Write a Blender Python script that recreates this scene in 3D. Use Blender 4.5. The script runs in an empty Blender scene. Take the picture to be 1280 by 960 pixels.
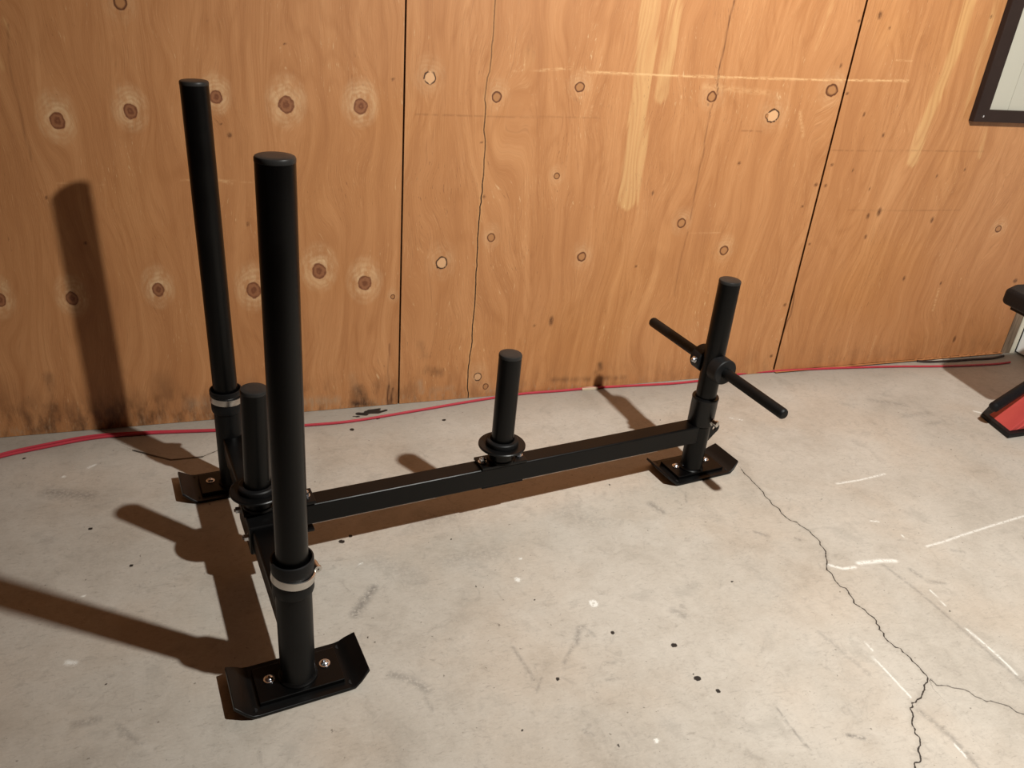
import bpy, bmesh, math, random
import numpy as np
from mathutils import Vector, Matrix

CAM_RIGHT = (0.94618, -0.31361, 0.079946)
CAM_UP = (0.076112, 0.455716, 0.886865)
CAM_LOOK = (0.314562, 0.83305, -0.455059)
# ---------------------------------------------------------------- camera, world, light, exposure
S = bpy.context.scene
C = S.collection
cd = bpy.data.cameras.new('camera'); cam = bpy.data.objects.new('camera', cd); C.objects.link(cam)
cd.sensor_width = 36.0; cd.lens = 36.0 * 1011.68 / 1280.0; cd.clip_start = 0.02
r_, u_, l_ = Vector(CAM_RIGHT), Vector(CAM_UP), Vector(CAM_LOOK)
M = Matrix((r_, u_, -l_)).transposed().to_4x4(); M.translation = Vector((0, 0, 1.0847))
cam.matrix_world = M
S.camera = cam

w = bpy.data.worlds.new('world'); S.world = w; w.use_nodes = True
w.node_tree.nodes['Background'].inputs[0].default_value = (1.0, 0.44, 0.22, 1)
w.node_tree.nodes['Background'].inputs[1].default_value = 0.028
S.view_settings.view_transform = 'Standard'; S.view_settings.look = 'None'
S.view_settings.gamma = 1.0; S.view_settings.use_curve_mapping = False
S.view_settings.exposure = 0.0

ld = bpy.data.lights.new('ceiling_lamp_light', 'SPOT'); lo = bpy.data.objects.new('ceiling_lamp_light', ld); C.objects.link(lo)
lo.location = (1.110, 0.316, 2.030)
ld.energy = 250.0; ld.color = (1.0, 0.985, 0.93); ld.shadow_soft_size = 0.030
ld.spot_size = math.radians(165); ld.spot_blend = 1.0
lo.rotation_euler = (Vector((1.70, 1.55, 0.0)) - lo.location).to_track_quat('-Z', 'Y').to_euler()

# surface marks in metres on the floor (x, y) and on the back wall (x, z)
FLOOR_CRACK = [(1.1853, 1.4346), (1.1827, 1.3624), (1.1784, 1.3014), (1.1762, 1.2305), (1.1951, 1.1861), (1.1982, 1.1349), (1.1813, 1.0932), (1.1562, 1.0581), (1.1444, 1.0138), (1.1499, 0.9799), (1.1369, 0.9466), (1.149, 0.9018), (1.1365, 0.8712), (1.1341, 0.833), (1.1423, 0.8039), (1.1428, 0.7696), (1.1402, 0.7469), (1.1197, 0.7349), (1.0801, 0.7099), (1.0539, 0.6988), (1.0313, 0.6684), (1.0193, 0.6369), (1.0002, 0.6165), (0.974, 0.5989), (0.9343, 0.5712)]
FLOOR_BRANCH = [(1.1402, 0.7469), (1.142, 0.7274), (1.1688, 0.715), (1.191, 0.7), (1.2039, 0.6748), (1.2273, 0.6634), (1.2482, 0.6349), (1.2731, 0.6076)]
FLOOR_CRACK_BY_SKID = [(-0.2573, 1.8085), (-0.2245, 1.7841), (-0.1743, 1.7494), (-0.1359, 1.7489), (-0.104, 1.7497), (-0.0698, 1.772), (-0.0369, 1.7767)]
WHITE_SCUFFS = [([(1.396, 1.327), (1.4694, 1.3287), (1.5571, 1.3388)], 0.005), ([(1.4359, 1.0645), (1.4921, 1.0696), (1.5481, 1.0782), (1.6622, 1.0935), (1.8095, 1.1103)], 0.0045), ([(1.1633, 1.0618), (1.1881, 1.0428), (1.2184, 1.0412)], 0.007), ([(1.235, 1.0509), (1.2933, 1.0458), (1.3244, 1.0387)], 0.01), ([(1.3295, 0.9403), (1.3258, 0.8947)], 0.0022), ([(1.3155, 0.8301), (1.3198, 0.7601), (1.3157, 0.7107)], 0.004), ([(1.0852, 0.8513), (1.0848, 0.8263)], 0.0015), ([(1.0718, 0.8132), (1.0743, 0.7653), (1.074, 0.7169)], 0.0035), ([(1.3706, 1.1758), (1.39, 1.1684)], 0.0035), ([(1.4081, 1.1121), (1.4106, 1.0996)], 0.0025), ([(1.0742, 0.6161), (1.073, 0.5911)], 0.002), ([(1.3024, 1.6835), (1.314, 1.6767)], 0.003), ([(1.3233, 1.6704), (1.3349, 1.6636)], 0.003), ([(-0.3125, 1.1449), (-0.3012, 1.1403)], 0.009), ([(0.4898, 1.1704), (0.4921, 1.1674)], 0.005), ([(0.193, 1.2831), (0.1984, 1.2869)], 0.0015), ([(-0.3481, 1.7497), (-0.3345, 1.7605)], 0.006), ([(-0.3949, 1.7229), (-0.3933, 1.7226)], 0.004), ([(0.5169, 1.2299), (0.5185, 1.2296)], 0.0022), ([(2.1058, 1.5772), (2.1185, 1.5648)], 0.008), ([(0.586, 0.7516), (0.5873, 0.7513)], 0.004), ([(-0.3072, 1.3079), (-0.3059, 1.3076)], 0.002)]
WHITE_RING = (0.6146, 1.0702)
DARK_DROPS = [((0.6176, 0.9884), 0.0055), ((0.7169, 0.9319), 0.0075), ((0.7195, 0.8506), 0.008), ((0.741, 0.8164), 0.006), ((0.4768, 0.9103), 0.005), ((0.1692, 1.3637), 0.008), ((0.1894, 1.3782), 0.006), ((0.3828, 0.825), 0.003), ((-0.2316, 1.3775), 0.005), ((-0.3177, 1.5143), 0.006), ((-0.2485, 1.0817), 0.003), ((0.7174, 0.8605), 0.0025), ((0.3934, 1.3221), 0.003), ((0.4041, 1.1687), 0.003), ((0.9234, 1.0625), 0.004), ((0.5224, 0.7589), 0.0035), ((0.1867, 1.069), 0.003), ((0.1777, 1.0831), 0.003), ((-0.4877, 1.8183), 0.005), ((0.5014, 1.816), 0.007), ((0.2566, 1.8107), 0.008), ((1.3211, 0.8792), 0.003), ((1.8436, 1.4041), 0.003), ((0.818, 1.4411), 0.004), ((1.0945, 1.7076), 0.003), ((0.5041, 1.1055), 0.003), ((0.3631, 0.9186), 0.002)]
GREY_STAINS = [([(0.163, 1.1467), (0.2093, 1.2094)], 0.016, 0.5), ([(0.203, 0.9893), (0.2334, 0.9691), (0.2533, 0.9411)], 0.014, 0.35), ([(0.2455, 0.931), (0.2529, 0.8989)], 0.006, 0.25), ([(0.4235, 1.0011), (0.4367, 0.918)], 0.006, 0.35), ([(0.501, 0.941), (0.5316, 0.9745)], 0.007, 0.3), ([(0.5396, 0.9786), (0.561, 1.0148), (0.5707, 1.0146)], 0.009, 0.4), ([(0.5736, 1.0138), (0.5809, 0.989)], 0.006, 0.25), ([(0.7627, 1.0146), (0.7738, 0.9962)], 0.016, 0.3), ([(0.7835, 1.0233), (0.784, 1.0209)], 0.008, 0.3), ([(0.5703, 0.9218), (0.5902, 0.9207)], 0.007, 0.3), ([(0.5593, 0.8871), (0.5801, 0.8856)], 0.005, 0.3), ([(0.43, 0.8911), (0.4501, 0.9182)], 0.005, 0.3), ([(0.8806, 1.3479), (0.8939, 1.3132)], 0.016, 0.35), ([(-0.417, 1.6677), (-0.3355, 1.6355)], 0.03, 0.35), ([(-0.2818, 1.0095), (-0.2529, 1.0098)], 0.014, 0.3), ([(-0.2219, 0.9894), (-0.1948, 0.9554)], 0.008, 0.3), ([(-0.2183, 0.9734), (-0.1876, 0.9476)], 0.006, 0.25), ([(1.0697, 1.1986), (1.0906, 1.1792)], 0.009, 0.35), ([(1.15, 1.1573), (1.1556, 1.1502)], 0.006, 0.5), ([(1.3367, 1.0061), (1.3421, 0.9836)], 0.01, 0.35), ([(1.3459, 0.9645), (1.3775, 0.952)], 0.01, 0.3), ([(1.4854, 1.039), (1.5093, 1.0278)], 0.008, 0.25), ([(1.2871, 1.0336), (1.3, 0.9497), (1.3054, 0.8528)], 0.006, 0.35), ([(1.3054, 0.8528), (1.3075, 0.7694), (1.3108, 0.6905)], 0.007, 0.3), ([(1.0131, 0.8924), (1.0368, 0.7805)], 0.01, 0.25), ([(1.0672, 0.6884), (1.0802, 0.6292), (1.077, 0.567)], 0.01, 0.35), ([(0.8215, 0.7583), (0.8203, 0.7246), (0.8246, 0.672)], 0.004, 0.4), ([(0.9068, 0.6792), (0.9293, 0.6668)], 0.006, 0.6), ([(0.6587, 1.3636), (0.7192, 1.32)], 0.05, 0.16), ([(0.3521, 1.3995), (0.428, 1.413)], 0.05, 0.22), ([(0.3701, 1.258), (0.4741, 1.2607)], 0.04, 0.16), ([(0.228, 1.2903), (0.2962, 1.2249)], 0.04, 0.15), ([(1.7256, 2.3411), (1.7244, 2.3337)], 0.01, 0.0), ([(1.8164, 1.7), (1.9042, 1.6537)], 0.02, 0.25), ([(1.8499, 1.5936), (1.9434, 1.5963)], 0.02, 0.2), ([(1.8888, 1.5386), (1.9516, 1.5413)], 0.014, 0.2), ([(0.9894, 1.3748), (0.9696, 1.3356)], 0.004, 0.35), ([(0.9816, 1.0927), (1.0218, 1.0074)], 0.03, 0.1), ([(0.9885, 1.0152), (1.0009, 0.9648)], 0.02, 0.12), ([(1.0241, 0.8705), (0.9878, 0.7794)], 0.03, 0.08), ([(0.48, 0.7997), (0.4903, 0.7876)], 0.006, 0.35), ([(0.7181, 0.7677), (0.7486, 0.7349)], 0.02, 0.1), ([(0.9583, 1.4692), (0.6587, 1.3636)], 0.0, 0.0)]
FLOOR_DEBRIS_STAIN = [(0.2714, 1.9103), (0.315, 1.8892), (0.3472, 1.9013)]
WALL_SPLIT = [(0.5982, 1.0832), (0.603, 1.0193), (0.6033, 0.936), (0.6013, 0.8842), (0.5938, 0.822), (0.5961, 0.7583), (0.6005, 0.6637), (0.6016, 0.5849), (0.5986, 0.5342), (0.5983, 0.44), (0.598, 0.375), (0.6, 0.308), (0.5981, 0.1921), (0.5948, 0.1322), (0.5938, 0.0707), (0.598, -0.0031)]
WALL_CHECKS = [([(1.2194, 1.0602), (1.2151, 0.9499), (1.2139, 0.8831), (1.2216, 0.8384)], 0.0016), ([(1.2192, 0.8383), (1.2071, 0.7739), (1.2128, 0.6914), (1.2082, 0.573), (1.207, 0.5059)], 0.0008), ([(1.2089, 0.4717), (1.202, 0.3782), (1.2029, 0.281)], 0.0005), ([(0.3732, 0.1832), (0.3723, 0.0646), (0.3708, 0.0006)], 0.001), ([(0.3724, 0.0597), (0.3708, 0.0006)], 0.003), ([(0.3834, 0.0515), (0.3818, -0.0004)], 0.002), ([(-0.3762, 0.9123), (-0.3862, 0.8247), (-0.3787, 0.6531)], 0.0006)]
KNOTS = [(-0.3189, 0.7332, 0.0147, 0.0179, 0), (-0.1795, 0.7562, 0.0138, 0.0163, 0), (-0.0078, 0.7908, 0.013, 0.0147, 0), (0.1375, 0.7789, 0.0171, 0.019, 0), (0.2999, 0.7805, 0.0163, 0.0176, 0), (-0.3507, 0.3447, 0.0129, 0.0172, 0), (-0.169, 0.3583, 0.0137, 0.0177, 0), (-0.4922, 0.3474, 0.0122, 0.0168, 0), (0.0415, 0.3474, 0.0166, 0.0207, 0), (0.1975, 0.3908, 0.0173, 0.0208, 0), (0.3086, 0.3553, 0.017, 0.0203, 0), (0.5047, 0.4019, 0.0158, 0.0181, 2), (0.4579, 0.8485, 0.015, 0.0155, 2), (0.633, 0.467, 0.0108, 0.0119, 1), (0.6223, 0.8121, 0.013, 0.0132, 1), (0.8333, 0.8416, 0.0127, 0.0124, 1), (1.2063, 0.8319, 0.0154, 0.0143, 1), (1.1835, 0.4972, 0.0139, 0.014, 1), (0.7968, 0.6256, 0.0088, 0.0091, 1), (1.4042, 0.7893, 0.0203, 0.0185, 2), (1.5754, 0.861, 0.0196, 0.0172, 1), (2.3588, 0.4622, 0.0138, 0.0121, 1), (0.8937, 0.4082, 0.013, 0.014, 1), (1.3384, 0.415, 0.0148, 0.0149, 1), (0.6219, 0.0659, 0.0117, 0.0142, 2), (0.6475, 0.0334, 0.0083, 0.0101, 1), (0.3799, 0.3156, 0.0062, 0.0074, 1), (-0.1728, 0.9635, 0.0131, 0.0146, 1), (1.3865, 0.7889, 0.0076, 0.0069, 1)]
PITS = [(0.0139, 0.7111, 0.0067, 0.0069), (-0.0025, 0.7345, 0.0033, 0.0034), (0.3731, 0.8417, 0.0046, 0.0043), (1.669, 1.0535, 0.0081, 0.0133), (1.8557, 0.5224, 0.0095, 0.0173), (2.135, 0.6514, 0.0043, 0.0073), (2.0337, 0.6314, 0.0042, 0.0072), (1.6007, 0.6042, 0.0083, 0.0069), (1.6348, 0.602, 0.007, 0.0058), (1.6385, 0.6614, 0.0069, 0.0056), (1.6281, 0.8546, 0.0067, 0.0052), (1.607, 1.0362, 0.0064, 0.0047), (1.584, 0.9246, 0.0047, 0.008), (1.7166, 0.6461, 0.0038, 0.0069), (1.7954, 0.5926, 0.004, 0.0071), (2.0473, 1.0727, 0.0045, 0.0069), (1.0632, 0.3755, 0.005, 0.0047), (0.8255, 0.2241, 0.0087, 0.0195), (2.1933, 0.2815, 0.0046, 0.0085), (2.5208, 0.2774, 0.013, 0.0103), (2.0325, 0.3042, 0.0059, 0.011), (2.3406, 0.0705, 0.0083, 0.0156), (1.5967, 0.2344, 0.0074, 0.0067), (1.5937, 0.06, 0.0077, 0.0072), (1.79, 0.7467, 0.0051, 0.0089), (1.7032, 0.8017, 0.0049, 0.0086), (1.7113, 1.0248, 0.0035, 0.0058), (1.3293, 0.663, 0.0064, 0.0054), (1.5721, 0.5416, 0.0056, 0.0047), (1.818, 0.5105, 0.0067, 0.0123), (2.0702, 0.495, 0.0072, 0.0128), (-0.3649, 0.5744, 0.0038, 0.0043), (-0.0111, 0.9398, 0.0017, 0.0038), (-0.3046, 0.4728, 0.0047, 0.0055), (0.0393, 0.5112, 0.0032, 0.0076), (1.8314, 0.4457, 0.0055, 0.0102), (1.6311, 0.4275, 0.0058, 0.005), (0.1399, 0.9034, 0.0033, 0.0032), (1.0789, 0.5821, 0.0043, 0.0086), (0.5916, 0.7057, 0.004, 0.0038), (0.6066, 0.5728, 0.0052, 0.0051), (0.7767, 0.2124, 0.0048, 0.0049)]
WALL_SCRATCHES = [([(0.7255, 0.8755), (0.8069, 0.8845)], 0.0025, 0.7), ([(0.8498, 0.8772), (1.103, 0.8785), (1.3641, 0.8833), (1.5412, 0.8864), (1.8229, 0.8954)], 0.003, 0.9), ([(0.7255, 0.8755), (0.6555, 0.8708)], 0.001, 0.3), ([(1.7617, 0.947), (1.817, 0.9475)], 0.0015, 0.5), ([(-0.0973, 0.6108), (-0.0389, 0.6146), (0.0595, 0.6077)], 0.0015, 0.4), ([(-0.0253, 0.6164), (0.011, 0.6039)], 0.003, 0.5), ([(1.215, 0.467), (1.3132, 0.4675)], 0.001, 0.5), ([(1.1773, 0.8564), (1.3735, 0.8477)], 0.008, 0.3), ([(2.2442, 0.1914), (2.2057, 0.1847)], 0.004, 0.0), ([(2.1934, 0.2648), (2.1988, 0.185)], 0.005, 0.5), ([(1.9915, 0.1045), (1.9893, 0.0166)], 0.004, 0.3), ([(1.4882, 0.8021), (1.5171, 0.7391)], 0.006, 0.4), ([(0.8713, 0.7979), (0.87, 0.7749)], 0.004, 0.3), ([(-0.3419, 0.6051), (-0.2504, 0.6018)], 0.0012, 0.25), ([(0.7496, 0.935), (0.7461, 0.9296)], 0.002, 0.0)]
WALL_DARK_LINES = [([(0.4284, 0.7665), (0.6642, 0.7675), (0.9187, 0.7723)], 0.0009, 0.35), ([(1.6258, 0.7016), (2.1865, 0.7073)], 0.0009, 0.4), ([(1.7383, 0.5283), (2.1705, 0.5245)], 0.0015, 0.35), ([(1.3133, 0.7497), (1.3898, 0.7472)], 0.0016, 0.5)]
PALE_PATCHES = [([(0.988, 1.0792), (0.9976, 0.9389), (0.9991, 0.8268), (1.011, 0.6887), (1.0082, 0.5629)], 0.042, 0.9), ([(1.0622, 1.0845), (1.0634, 0.9422), (1.0553, 0.8287)], 0.03, 0.6), ([(1.9531, 1.1285), (1.9571, 0.9874), (1.9379, 0.8589), (1.9237, 0.7471), (1.9268, 0.6781)], 0.032, 0.8), ([(2.0504, 1.1352), (2.0527, 0.9499), (2.0691, 0.7959)], 0.02, 0.4), ([(1.5064, 1.0792), (1.5115, 1.0229), (1.4917, 0.9639)], 0.02, 0.3), ([(2.162, 0.7752), (2.1771, 0.6928)], 0.02, 0.35), ([(-0.383, 0.9119), (-0.3961, 0.8391)], 0.03, 0.35)]
BASE_STAINS = [([(-0.1833, 0.1123), (-0.2202, 0.0257)], 0.03, 0.35), ([(-0.1671, 0.0931), (-0.1434, 0.0524)], 0.02, 0.4), ([(0.2908, 0.0596), (0.3055, 0.0094)], 0.012, 0.6), ([(0.2734, 0.0125), (0.3489, 0.0052)], 0.012, 0.6), ([(0.4793, 0.0972), (0.5132, 0.0871)], 0.012, 0.5), ([(0.4548, 0.1778), (0.4668, 0.1415)], 0.01, 0.3), ([(-0.4293, 0.1545), (-0.4313, 0.0361)], 0.01, 0.5), ([(-0.4245, 0.0793), (-0.4279, 0.0358)], 0.008, 0.6), ([(-0.321, 0.0805), (-0.2666, 0.019)], 0.05, 0.3), ([(-0.537, 0.1007), (-0.3852, -0.0025)], 0.05, 0.25), ([(0.3593, 0.0657), (0.373, 0.0029)], 0.02, 0.3), ([(0.9953, 0.0773), (1.0005, 0.0585)], 0.007, 0.8), ([(0.9871, 0.0438), (0.9901, 0.0036)], 0.012, 0.5), ([(-0.007, 0.0972), (0.0669, 0.0204)], 0.03, 0.3), ([(0.8485, 0.0368), (1.0815, 0.0254)], 0.008, 0.4)]
BASE_BLEACH = [([(-0.1249, 0.0506), (-0.0837, 0.0467)], 0.018, 0.5), ([(0.1484, 0.0317), (0.2313, 0.0287)], 0.012, 0.6), ([(0.4581, 0.0622), (0.4635, 0.032)], 0.008, 0.6), ([(0.4927, 0.0344), (0.5495, 0.0369)], 0.009, 0.35), ([(0.2742, 0.0969), (0.2843, 0.0481)], 0.01, 0.2), ([(0.6559, 0.0147), (0.6915, 0.0167)], 0.008, 0.25)]
CORD = [(-0.6213, 1.7818), (-0.5376, 1.8281), (-0.4443, 1.8556), (-0.3449, 1.877), (-0.2207, 1.8763), (-0.0821, 1.862), (0.0417, 1.8508), (0.1499, 1.8469), (0.262, 1.8471), (0.4374, 1.8717), (0.6023, 1.8975), (0.7507, 1.915), (0.8741, 1.9138), (0.9895, 1.9145), (1.1309, 1.9063), (1.2641, 1.8999), (1.4106, 1.9083), (1.5094, 1.9259), (1.6131, 1.9235), (1.7473, 1.9165), (1.8974, 1.9044), (2.079, 1.8846), (2.261, 1.8588), (2.4593, 1.8431), (2.5433, 1.8459)]
DARK_LEAD = [(2.1915, 1.9105), (2.2289, 1.8983), (2.3109, 1.8919), (2.4155, 1.8885), (2.5034, 1.8846), (2.5666, 1.8947)]
CORD_B = [(-0.6228, 1.7885), (-0.5396, 1.8389), (-0.4462, 1.8686), (-0.346, 1.8885), (-0.221, 1.8822), (-0.0821, 1.8659)]
# ---------------------------------------------------------------- helpers
def tag(o, label=None, cat=None, group=None, kind=None):
    if label: o['label'] = label
    if cat: o['category'] = cat
    if group: o['group'] = group
    if kind: o['kind'] = kind
    return o

def obj(name, bm, mat, parent=None, smooth=True, bevel=0.0, segs=2, auto=35):
    me = bpy.data.meshes.new(name)
    bmesh.ops.recalc_face_normals(bm, faces=bm.faces)
    bm.to_mesh(me); bm.free()
    o = bpy.data.objects.new(name, me); C.objects.link(o)
    if mat: me.materials.append(mat)
    if smooth:
        for p in me.polygons: p.use_smooth = True
        me.set_sharp_from_angle(angle=math.radians(auto))
    if bevel > 0:
        b = o.modifiers.new('bevel', 'BEVEL'); b.width = bevel; b.segments = segs
        b.limit_method = 'ANGLE'; b.angle_limit = math.radians(40); b.harden_normals = False
    if parent: o.parent = parent
    return o

def empty(name, loc, rz=0.0):
    o = bpy.data.objects.new(name, None); C.objects.link(o)
    o.location = loc; o.rotation_euler = (0, 0, rz); o.empty_display_size = 0.05
    return o

def add_box(bm, x0, x1, y0, y1, z0, z1):
    v = [bm.verts.new((x, y, z)) for z in (z0, z1) for y in (y0, y1) for x in (x0, x1)]
    for f in ((0, 1, 3, 2), (4, 6, 7, 5), (0, 4, 5, 1), (2, 3, 7, 6), (0, 2, 6, 4), (1, 5, 7, 3)):
        bm.faces.new([v[i] for i in f])

def add_prism(bm, pts, axis, a, b):
    """extrude a polygon of 2-D points along axis 'x','y' or 'z' from a to b"""
    def p(q, t):
        return {'x': (t, q[0], q[1]), 'y': (q[0], t, q[1]), 'z': (q[0], q[1], t)}[axis]
    A = [bm.verts.new(p(q, a)) for q in pts]; B = [bm.verts.new(p(q, b)) for q in pts]
    n = len(pts)
    bm.faces.new(A[::-1]); bm.faces.new(B)
    for i in range(n): bm.faces.new((A[i], A[(i + 1) % n], B[(i + 1) % n], B[i]))

def add_lathe(bm, prof, p0, p1=None, n=48):
    """revolve (radius, distance along axis) profile about the axis p0 -> p1"""
    p0 = Vector(p0); ax = (Vector(p1) - p0).normalized() if p1 is not None else Vector((0, 0, 1))
    q = Vector((1, 0, 0)) if abs(ax.x) < .9 else Vector((0, 1, 0))
    e1 = ax.cross(q).normalized(); e2 = ax.cross(e1)
    rings = []
    for r, t in prof:
        c = p0 + ax * t
        if r < 1e-6: rings.append([bm.verts.new(c)])
        else: rings.append([bm.verts.new(c + (e1 * math.cos(2 * math.pi * k / n) + e2 * math.sin(2 * math.pi * k / n)) * r) for k in range(n)])
    for a, b in zip(rings, rings[1:]):
        for k in range(n):
            k2 = (k + 1) % n
            if len(a) == 1 and len(b) == 1: break
            if len(a) == 1: bm.faces.new((a[0], b[k2], b[k]))
            elif len(b) == 1: bm.faces.new((a[k], a[k2], b[0]))
            else: bm.faces.new((a[k], a[k2], b[k2], b[k]))

def tube(r, p0, p1, edge=0.002, n=48):
    L = (Vector(p1) - Vector(p0)).length
    bm = bmesh.new()
    add_lathe(bm, [(0, 0), (r - edge, 0), (r, edge), (r, L - edge), (r - edge, L), (0, L)], p0, p1, n)
    return bm

def add_sweep(bm, pts, r, n=10, flat=1.0):
    pts = [Vector(p) for p in pts]; rings = []
    for i, p in enumerate(pts):
        t = (pts[min(i + 1, len(pts) - 1)] - pts[max(i - 1, 0)]).normalized()
        s = t.cross(Vector((0, 0, 1))).normalized(); u = s.cross(t)
        rings.append([bm.verts.new(p + s * math.cos(2 * math.pi * k / n) * r + u * math.sin(2 * math.pi * k / n) * r * flat) for k in range(n)])
    for a, b in zip(rings, rings[1:]):
        for k in range(n): bm.faces.new((a[k], a[(k + 1) % n], b[(k + 1) % n], b[k]))
    bm.faces.new(rings[0][::-1]); bm.faces.new(rings[-1])

def catmull(pts, sub=8):
    P = [Vector(p) for p in pts]; out = []
    for i in range(len(P) - 1):
        a, b, c, d = P[max(i - 1, 0)], P[i], P[i + 1], P[min(i + 2, len(P) - 1)]
        for k in range(sub):
            t = k / sub
            out.append(0.5 * ((2 * b) + (c - a) * t + (2 * a - 5 * b + 4 * c - d) * t * t + (3 * b - 3 * c + d - a) * t ** 3))
    out.append(P[-1]); return out

# ---- numpy fields for surface marks
def seg_dist(X, Y, pts, close_ends=False):
    """signed distance to a polyline, and the arc parameter"""
    best = np.full(X.shape, 9.0); sg = np.ones(X.shape)
    for (x0, y0), (x1, y1) in zip(pts, pts[1:]):
        dx, dy = x1 - x0, y1 - y0; L2 = dx * dx + dy * dy + 1e-12
        t = np.clip(((X - x0) * dx + (Y - y0) * dy) / L2, 0, 1)
        ex, ey = X - x0 - t * dx, Y - y0 - t * dy
        dd = np.sqrt(ex * ex + ey * ey); m = dd < best
        best = np.where(m, dd, best); sg = np.where(m, np.sign(dx * ey - dy * ex), sg)
    return best * sg

def local(X, Y, pts, pad):
    xs = [p[0] for p in pts]; ys = [p[1] for p in pts]
    return (X > min(xs) - pad) & (X < max(xs) + pad) & (Y > min(ys) - pad) & (Y < max(ys) + pad)

def stroke(out, X, Y, pts, w, s, soft=0.5):
    if w <= 0 or s <= 0: return
    if len(pts) == 1: pts = [pts[0], (pts[0][0] + 1e-4, pts[0][1])]
    m = local(X, Y, pts, w * 2 + .01)
    d = np.abs(seg_dist(X[m], Y[m], pts))
    v = np.clip((w * .5 * (1 + soft) - d) / (w * soft + 1e-6), 0, 1) * s
    out[m] = np.maximum(out[m], v)

def jag(pts, amp, seed, sub=3):
    rnd = random.Random(seed); out = []
    for (x0, y0), (x1, y1) in zip(pts, pts[1:]):
        out.append((x0, y0)); L = math.hypot(x1 - x0, y1 - y0)
        nx, ny = -(y1 - y0) / (L + 1e-9), (x1 - x0) / (L + 1e-9)
        for k in range(1, sub):
            a = rnd.uniform(-amp, amp) * min(1, L / .03)
            out.append((x0 + (x1 - x0) * k / sub + nx * a, y0 + (y1 - y0) * k / sub + ny * a))
    out.append(pts[-1]); return out

def grid_mesh(name, us, vs, to3d, attrs, mat, skip=None):
    """rectilinear sheet with float attributes"""
    nu, nv = len(us), len(vs)
    U, V = np.meshgrid(us, vs, indexing='ij')
    co = to3d(U, V).reshape(-1, 3).astype(np.float32)
    me = bpy.data.meshes.new(name)
    me.vertices.add(nu * nv); me.vertices.foreach_set('co', co.ravel())
    i = np.arange(nu * nv).reshape(nu, nv)
    q = np.stack([i[:-1, :-1], i[1:, :-1], i[1:, 1:], i[:-1, 1:]], -1).reshape(-1, 4).astype(np.int32)
    me.loops.add(q.size); me.loops.foreach_set('vertex_index', q.ravel())
    me.polygons.add(len(q)); me.polygons.foreach_set('loop_start', np.arange(0, q.size, 4, dtype=np.int32))
    me.update(calc_edges=True); me.validate()
    for k, v in attrs.items():
        a = me.attributes.new(k, 'FLOAT', 'POINT'); a.data.foreach_set('value', v.astype(np.float32).ravel())
    me.materials.append(mat)
    return me, U, V

# ---------------------------------------------------------------- materials
def new_mat(name):
    m = bpy.data.materials.new(name); m.use_nodes = True
    nt = m.node_tree
    return m, nt, nt.nodes['Principled BSDF']
class NB:
    """small node-building helper"""
    def __init__(s, nt): s.nt = nt
    def n(s, t, **k):
        x = s.nt.nodes.new(t)
        for a, b in k.items(): setattr(x, a, b)
        return x
    def _in(s, sock, v):
        if isinstance(v, bpy.types.NodeSocket): s.nt.links.new(v, sock)
        elif v is not None: sock.default_value = v
    def math(s, op, a, b=None, c=None, clamp=False):
        x = s.n('ShaderNodeMath', operation=op, use_clamp=clamp)
        s._in(x.inputs[0], a); s._in(x.inputs[1], b)
        if c is not None: s._in(x.inputs[2], c)
        return x.outputs[0]
    def attr(s, name): return s.n('ShaderNodeAttribute', attribute_name=name).outputs['Fac']
    def pos(s):
        g = s.n('ShaderNodeTexCoord').outputs['Object']
        x = s.n('ShaderNodeSeparateXYZ'); s._in(x.inputs[0], g); return g, x.outputs
    def comb(s, x, y, z):
        c = s.n('ShaderNodeCombineXYZ'); s._in(c.inputs[0], x); s._in(c.inputs[1], y); s._in(c.inputs[2], z); return c.outputs[0]
    def noise(s, vec, scale, detail=4, rough=.55, dist=0):
        x = s.n('ShaderNodeTexNoise'); s._in(x.inputs['Vector'], vec)
        x.inputs['Scale'].default_value = scale; x.inputs['Detail'].default_value = detail
        x.inputs['Roughness'].default_value = rough; x.inputs['Distortion'].default_value = dist
        return x.outputs['Fac']
    def ramp(s, f, stops):
        x = s.n('ShaderNodeValToRGB'); s._in(x.inputs[0], f); e = x.color_ramp.elements
        while len(e) < len(stops): e.new(.5)
        for q, (p, c) in zip(e, stops):
            q.position = p; q.color = (c[0], c[1], c[2], 1) if not isinstance(c, (int, float)) else (c, c, c, 1)
        return x.outputs[0]
    def mix(s, f, a, b, mode='MIX'):
        x = s.n('ShaderNodeMix', data_type='RGBA', blend_type=mode)
        s._in(x.inputs[0], f)
        for k, v in ((6, a), (7, b)):
            if isinstance(v, tuple): v = (v[0], v[1], v[2], 1)
            s._in(x.inputs[k], v)
        return x.outputs[2]
    def step(s, x, lo, hi):
        m = s.n('ShaderNodeMapRange', interpolation_type='SMOOTHSTEP'); s._in(m.inputs[0], x)
        m.inputs[1].default_value = lo; m.inputs[2].default_value = hi; return m.outputs[0]
    def bump(s, h, strength, dist, bsdf):
        b = s.n('ShaderNodeBump'); b.inputs['Strength'].default_value = strength; b.inputs['Distance'].default_value = dist
        s._in(b.inputs['Height'], h); s._in(bsdf.inputs['Normal'], b.outputs[0])

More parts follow.
